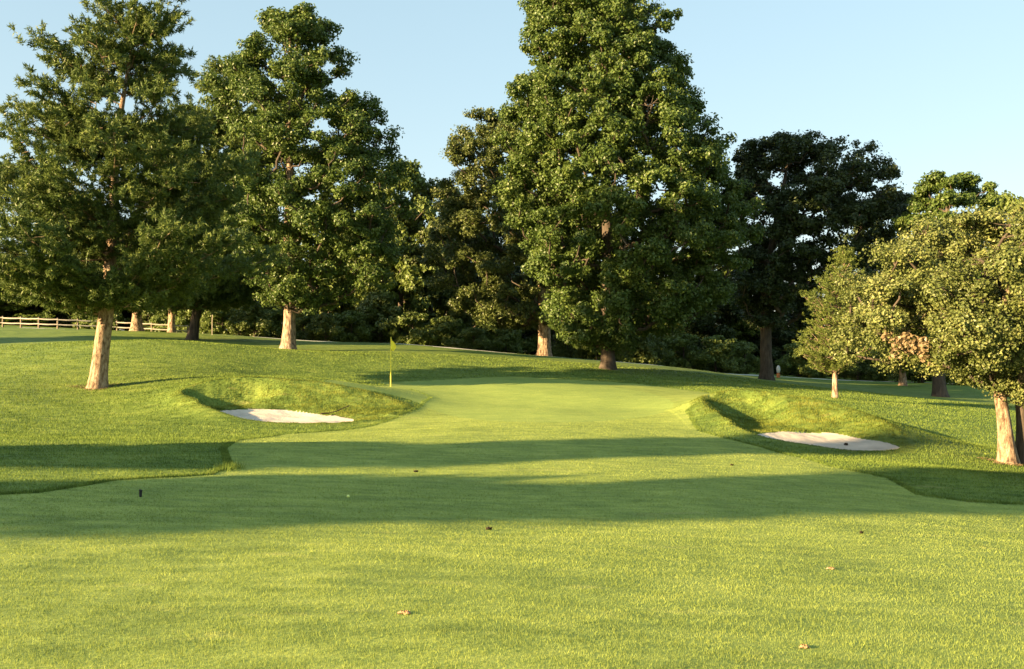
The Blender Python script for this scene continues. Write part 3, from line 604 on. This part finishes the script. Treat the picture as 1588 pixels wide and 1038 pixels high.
shrubs = [(345, 88, 1.1, 1), (395, 86, 1.2, 0), (470, 84, 1.05, 0), (505, 82, .9, 0), (545, 84, 1.1, 1), (590, 86, 1.7, 0), (640, 84, 1.2, 1), (690, 84, 1.1, 1), (735, 82, .8, 1), (785, 84, .9, 1), (880, 80, 1.0, 0), (925, 78, .95, 0), (975, 78, 1.15, 0), (1010, 80, 1.0, 0),
          (1060, 82, 1.2, 1), (1110, 82, 1.2, 1), (1155, 84, 1.1, 1), (1240, 86, 1.2, 1), (1275, 86, 1.1, 1), (1330, 84, 1.0, 0), (1370, 84, 1.1, 1), (1430, 82, 1.3, 0), (1500, 80, 1.3, 1), (1555, 80, 1.4, 0), (1610, 80, 1.4, 1), (760, 89, 1.3, 1), (272, 93, 1.3, 1), (428, 90, 1.4, 1), (150, 96, 1.3, 1), (60, 100, 1.3, 1), (230, 96, 1.3, 0), (-20, 100, 1.4, 1), (310, 92, 1.3, 1)]
sw = ['left of the thin yellow stake row', 'right of the thin stake', 'right of the flaking trunk', 'second right of the flaking trunk', 'in the shade left of the flagstick', 'tall one right behind the flag', 'just right of the flag', 'in the shade right of the flag', 'low one under the olive tree', 'left of the orange-lit trunk', 'right of the orange-lit trunk',
      'left of the tallest tree trunk', 'right of the tallest tree trunk', 'second right of the tallest tree trunk', 'third right of the tallest tree trunk', 'in deep shade beyond the far crest', 'left of the dark shaded tree trunk', 'right of the dark shaded tree trunk', 'left of the young pine trunk', 'right of the young pine trunk', 'left of the small lit trunk', 'between the small lit trunk and the dark trunk',
      'right of the dark trunk behind the oak', 'left of the oak trunk', 'behind the oak trunk', 'behind the olive tree left of its trunk', 'behind the slim pale pinkish trunk', 'just left of the flaking trunk', 'behind the rail fence near the large pine', 'behind the rail fence at the left edge', 'behind the end of the rail fence', 'past the left picture edge', 'behind the dark pine trunk']
for i, (px, D, s, k) in enumerate(shrubs):
    x, y, z = at(px, D); t = copy_thing(shr[k], (x, y, z - .1), (s * 1.15, s * .9, s), rg.uniform(-.5, .5) + (3.14 if i % 2 else 0))
    tag(t, ('sunlit olive shrub ' if k == 0 else 'dark green shrub ') + sw[i], 'shrub', 'shrubs along the wood edge')

# ------------------------------------------------------------------ rail fence
def fence():
    A, B = at(-60, 79), at(292, 84); n = 13; root = link('rail_fence', None); root.location = A
    tag(root, 'weathered two-rail wooden fence running up the left hillside behind the pine', 'fence')
    pts = []
    for i in range(n):
        f = i / (n - 1); x = A[0] + (B[0] - A[0]) * f; y = A[1] + (B[1] - A[1]) * f + .3 * math.sin(i); pts.append(np.array([x, y, gz(x, y)]) - np.array(A))
    for p in pts:
        m = Mesher(); m.tube([p + [0, 0, -.1], p + [0, 0, .6], p + [0, 0, .86], p + [0, 0, .92]], [.085, .08, .075, .04], 6); link('post', m.mesh('post', False), M_postw, root)
    for p, q in zip(pts[:-1], pts[1:]):
        for h in (.34, .76):
            m = Mesher(); m.tube(np.array([p + (q - p) * -.03 + [0, -.08, h], (p + q) / 2 + [0, -.1, h - .02], q + (q - p) * .03 + [0, -.08, h + .02]]), [.05, .06, .05], 6, .15, 3); link('rail', m.mesh('rail', False), M_wood, root)
fence()

# ------------------------------------------------------------------ flagstick with hanging flag
def flagstick():
    x, y, z = at_hit(606, 600); root = link('flagstick', None); root.location = (x, y, z)
    tag(root, 'yellow flagstick with a limp yellow flag standing on the putting green', 'flagstick')
    H = 76 / F * y
    m = Mesher(); m.tube([[0, 0, -.1], [0, 0, .9], [.01, 0, H - .02], [.01, 0, H]], [.024, .024, .020, .010], 8); link('pole', m.mesh('pole'), M_yellow, root)
    m = Mesher(); m.tube([[.01, 0, H], [.01, 0, H + .03]], [.02, .02], 8); link('cap', m.mesh('cap'), M_yellow, root)
    u = np.linspace(0, 1, 22); v = np.linspace(0, 1, 12); U, Vv = np.meshgrid(u, v)   # cloth hanging in folds beside the pole
    spread = (.045 + .085 * Vv) ; X = .012 + .22 * U * np.sin(np.pi * (.12 + .74 * Vv)) + .012 * np.sin(U * 9); Y = -.02 - .05 * np.sin(U * 5.5 + 1) * Vv - .03 * U
    Z = H - .05 - .46 * Vv - .12 * U * (1 - .2 * Vv) + .015 * np.sin(U * 9)
    P = np.stack([X, Y, Z], -1).reshape(-1, 3); nc = 22; i = np.arange(11)[:, None] * nc; j = np.arange(nc - 1)[None]
    Q = np.stack([i + j, i + j + 1, i + nc + j + 1, i + nc + j], -1).reshape(-1, 4)
    o = link('flag', make_mesh('flag', P, Q, None, True), M_flag, root); sd = o.modifiers.new('thickness', 'SOLIDIFY'); sd.thickness = .004
flagstick()

# ------------------------------------------------------------------ small things
def blob(m, c, r, rng, seg=8, rings=5):
    V = []; 
    for i in range(rings + 1):
        ph = math.pi * (i + .02) / (rings + .04)
        for j in range(seg):
            th = 2 * math.pi * j / seg; k = 1 + rng * math.sin(j * 2.3 + i * 1.7); V.append([c[0] + r[0] * math.sin(ph) * math.cos(th) * k, c[1] + r[1] * math.sin(ph) * math.sin(th) * k, c[2] + r[2] * math.cos(ph)])
    Q = [[i * seg + j, i * seg + (j + 1) % seg, (i + 1) * seg + (j + 1) % seg, (i + 1) * seg + j] for i in range(rings) for j in range(seg)]
    m.add(V, Q)
def small(name, px, py, label, cat, build, mat, group=None):
    x, y, z = at_hit(px, py); m = Mesher(); build(m, y); o = link(name, m.mesh(name), mat); o.location = (x, y, z); tag(o, label, cat, group); return o
small('golf_ball', 540, 772, 'pale yellow golf ball lying on the shaded fairway', 'golf ball', lambda m, D: blob(m, (0, 0, .021), (.0214, .0214, .0214), 0, 16, 10), M_ball)
small('sprinkler_stake', 218, 771, 'small upright black stake on the shaded fairway at the left', 'stake', lambda m, D: (m.tube([[0, 0, -.02], [0, 0, .075], [.004, 0, .09]], [.018, .02, .012], 8), m.tube([[0, 0, .085], [.006, 0, .1]], [.026, .024], 8)), M_black)
def leafb(sx):
    def f(m, D):
        a = np.linspace(-1, 1, 7); V = []
        for k in a: wd = sx * .35 * (1 - k * k) + .003; V += [[k * sx, -wd, .012 + .02 * abs(k) + .015], [k * sx, 0, .008], [k * sx, wd, .02 + .03 * (1 - abs(k))]]
        Q = [[3 * i + j, 3 * i + 3 + j, 3 * i + 4 + j, 3 * i + 1 + j] for i in range(6) for j in range(2)]; m.add(V, Q)
        m.tube([[sx, 0, .03], [sx * 1.4, .01, .045]], [.003, .002], 4)
    return f
GL = 'fallen leaves on the fairway'
small('fallen_leaf', 645, 733, 'curled dark fallen leaf in the thin sunlit strip of fairway', 'leaf', leafb(.042), M_dark, GL)
small('fallen_leaf', 758, 823, 'dark fallen leaf at the near edge of the wide shadow band', 'leaf', leafb(.036), M_dark, GL)
small('fallen_leaf', 1135, 723, 'small dark fallen leaf right of the middle beyond the shadow band', 'leaf', leafb(.036), M_dark, GL)
small('fallen_leaf', 1336, 829, 'dark fallen leaf on the sunny grass at the right', 'leaf', leafb(.024), M_dark, GL)
def divot(r):
    def f(m, D):
        V = [[0, 0, .012]]; n = 16
        for ring, (rr, h) in enumerate(((.5, .016), (1, .006))):
            for j in range(n): th = 2 * math.pi * j / n; k = 1 + .22 * math.sin(3 * th + r * 90) + .12 * math.sin(7 * th); V.append([r * rr * k * math.cos(th), r * .9 * rr * k * math.sin(th), h + .006 * math.sin(5 * th)])
        Q = [[1 + j, 1 + (j + 1) % n, 1 + n + (j + 1) % n, 1 + n + j] for j in range(n)] + [[0, 1 + j, 1 + j + 1, 1 + (j + 2) % n] for j in range(0, n, 2)]
        m.add(V, Q)
    return f
GD = 'divots in the near grass'
small('divot', 628, 952, 'orange-brown divot in the sunny foreground grass, the largest', 'divot', divot(.045), M_divot, GD)
small('divot', 1247, 1005, 'orange-brown divot near the bottom right of the grass', 'divot', divot(.032), M_divot, GD)
small('divot', 1288, 883, 'faint tan divot scar in the grass at the right', 'divot', divot(.04), M_divot, GD)
small('stone', 1312, 679, 'small dark stone lying on the sunlit sand of the right bunker', 'stone', lambda m, D: blob(m, (0, 0, .02), (.065, .05, .05), .15), M_dark)
def rake(m, D):
    m.tube([[-.35, -.2, .05], [0, 0, .12], [.38, .25, .30]], [.016, .016, .016], 6); m.box((-.36, -.21, .06), (.05, .34, .04), -.5)
small('bunker_rake', 522, 631, 'dark rake lying on the grass bank of the left bunker', 'rake', rake, M_dark)
small('yellow_stake', 329, 520, 'thin yellowish stake standing near the far rail fence', 'stake', lambda m, D: m.tube([[0, 0, -.1], [0, 0, 1.0], [.02, 0, 1.55]], [.022, .022, .02], 8), M_wood)
def tee_post():
    x, y, z = at_hit(1207, 586); root = link('marker_post', None); root.location = (x, y, z); tag(root, 'short brown post with a white top beside the dark tree trunk on the right', 'post')
    m = Mesher(); m.tube([[0, 0, -.1], [0, 0, .35], [0, 0, .4]], [.16, .13, .1], 8); link('base', m.mesh('base'), M_rust, root)
    m = Mesher(); m.tube([[0, 0, .4], [0, 0, .6], [0, 0, .85], [.0, 0, 1.0]], [.10, .16, .14, .05], 8); link('top', m.mesh('top'), M_white, root)
tee_post()
def tuft():
    rng = np.random.default_rng(8); x, y, z = at_hit(357, 728); n = 240; V = np.empty((n, 3, 3)); bx, by = rng.normal(0, .10, n), rng.normal(0, .22, n); h = rng.uniform(.06, .2, n)
    an = rng.uniform(0, 6.28, n); V[:, 0] = np.c_[bx - .006 * np.cos(an), by - .006 * np.sin(an), 0 * bx]; V[:, 1] = np.c_[bx + .006 * np.cos(an), by + .006 * np.sin(an), 0 * bx]; V[:, 2] = np.c_[bx + rng.normal(0, .05, n), by + rng.normal(0, .05, n), h]
    o = link('weed_tuft', make_mesh('weed_tuft', V.reshape(-1, 3), np.arange(3 * n).reshape(-1, 3), rng.random(n)), M_roughb); o.location = (x, y, z); tag(o, 'scruffy tuft of taller weeds at the corner of the fairway on the left', 'grass tuft', None, 'stuff')
tuft()
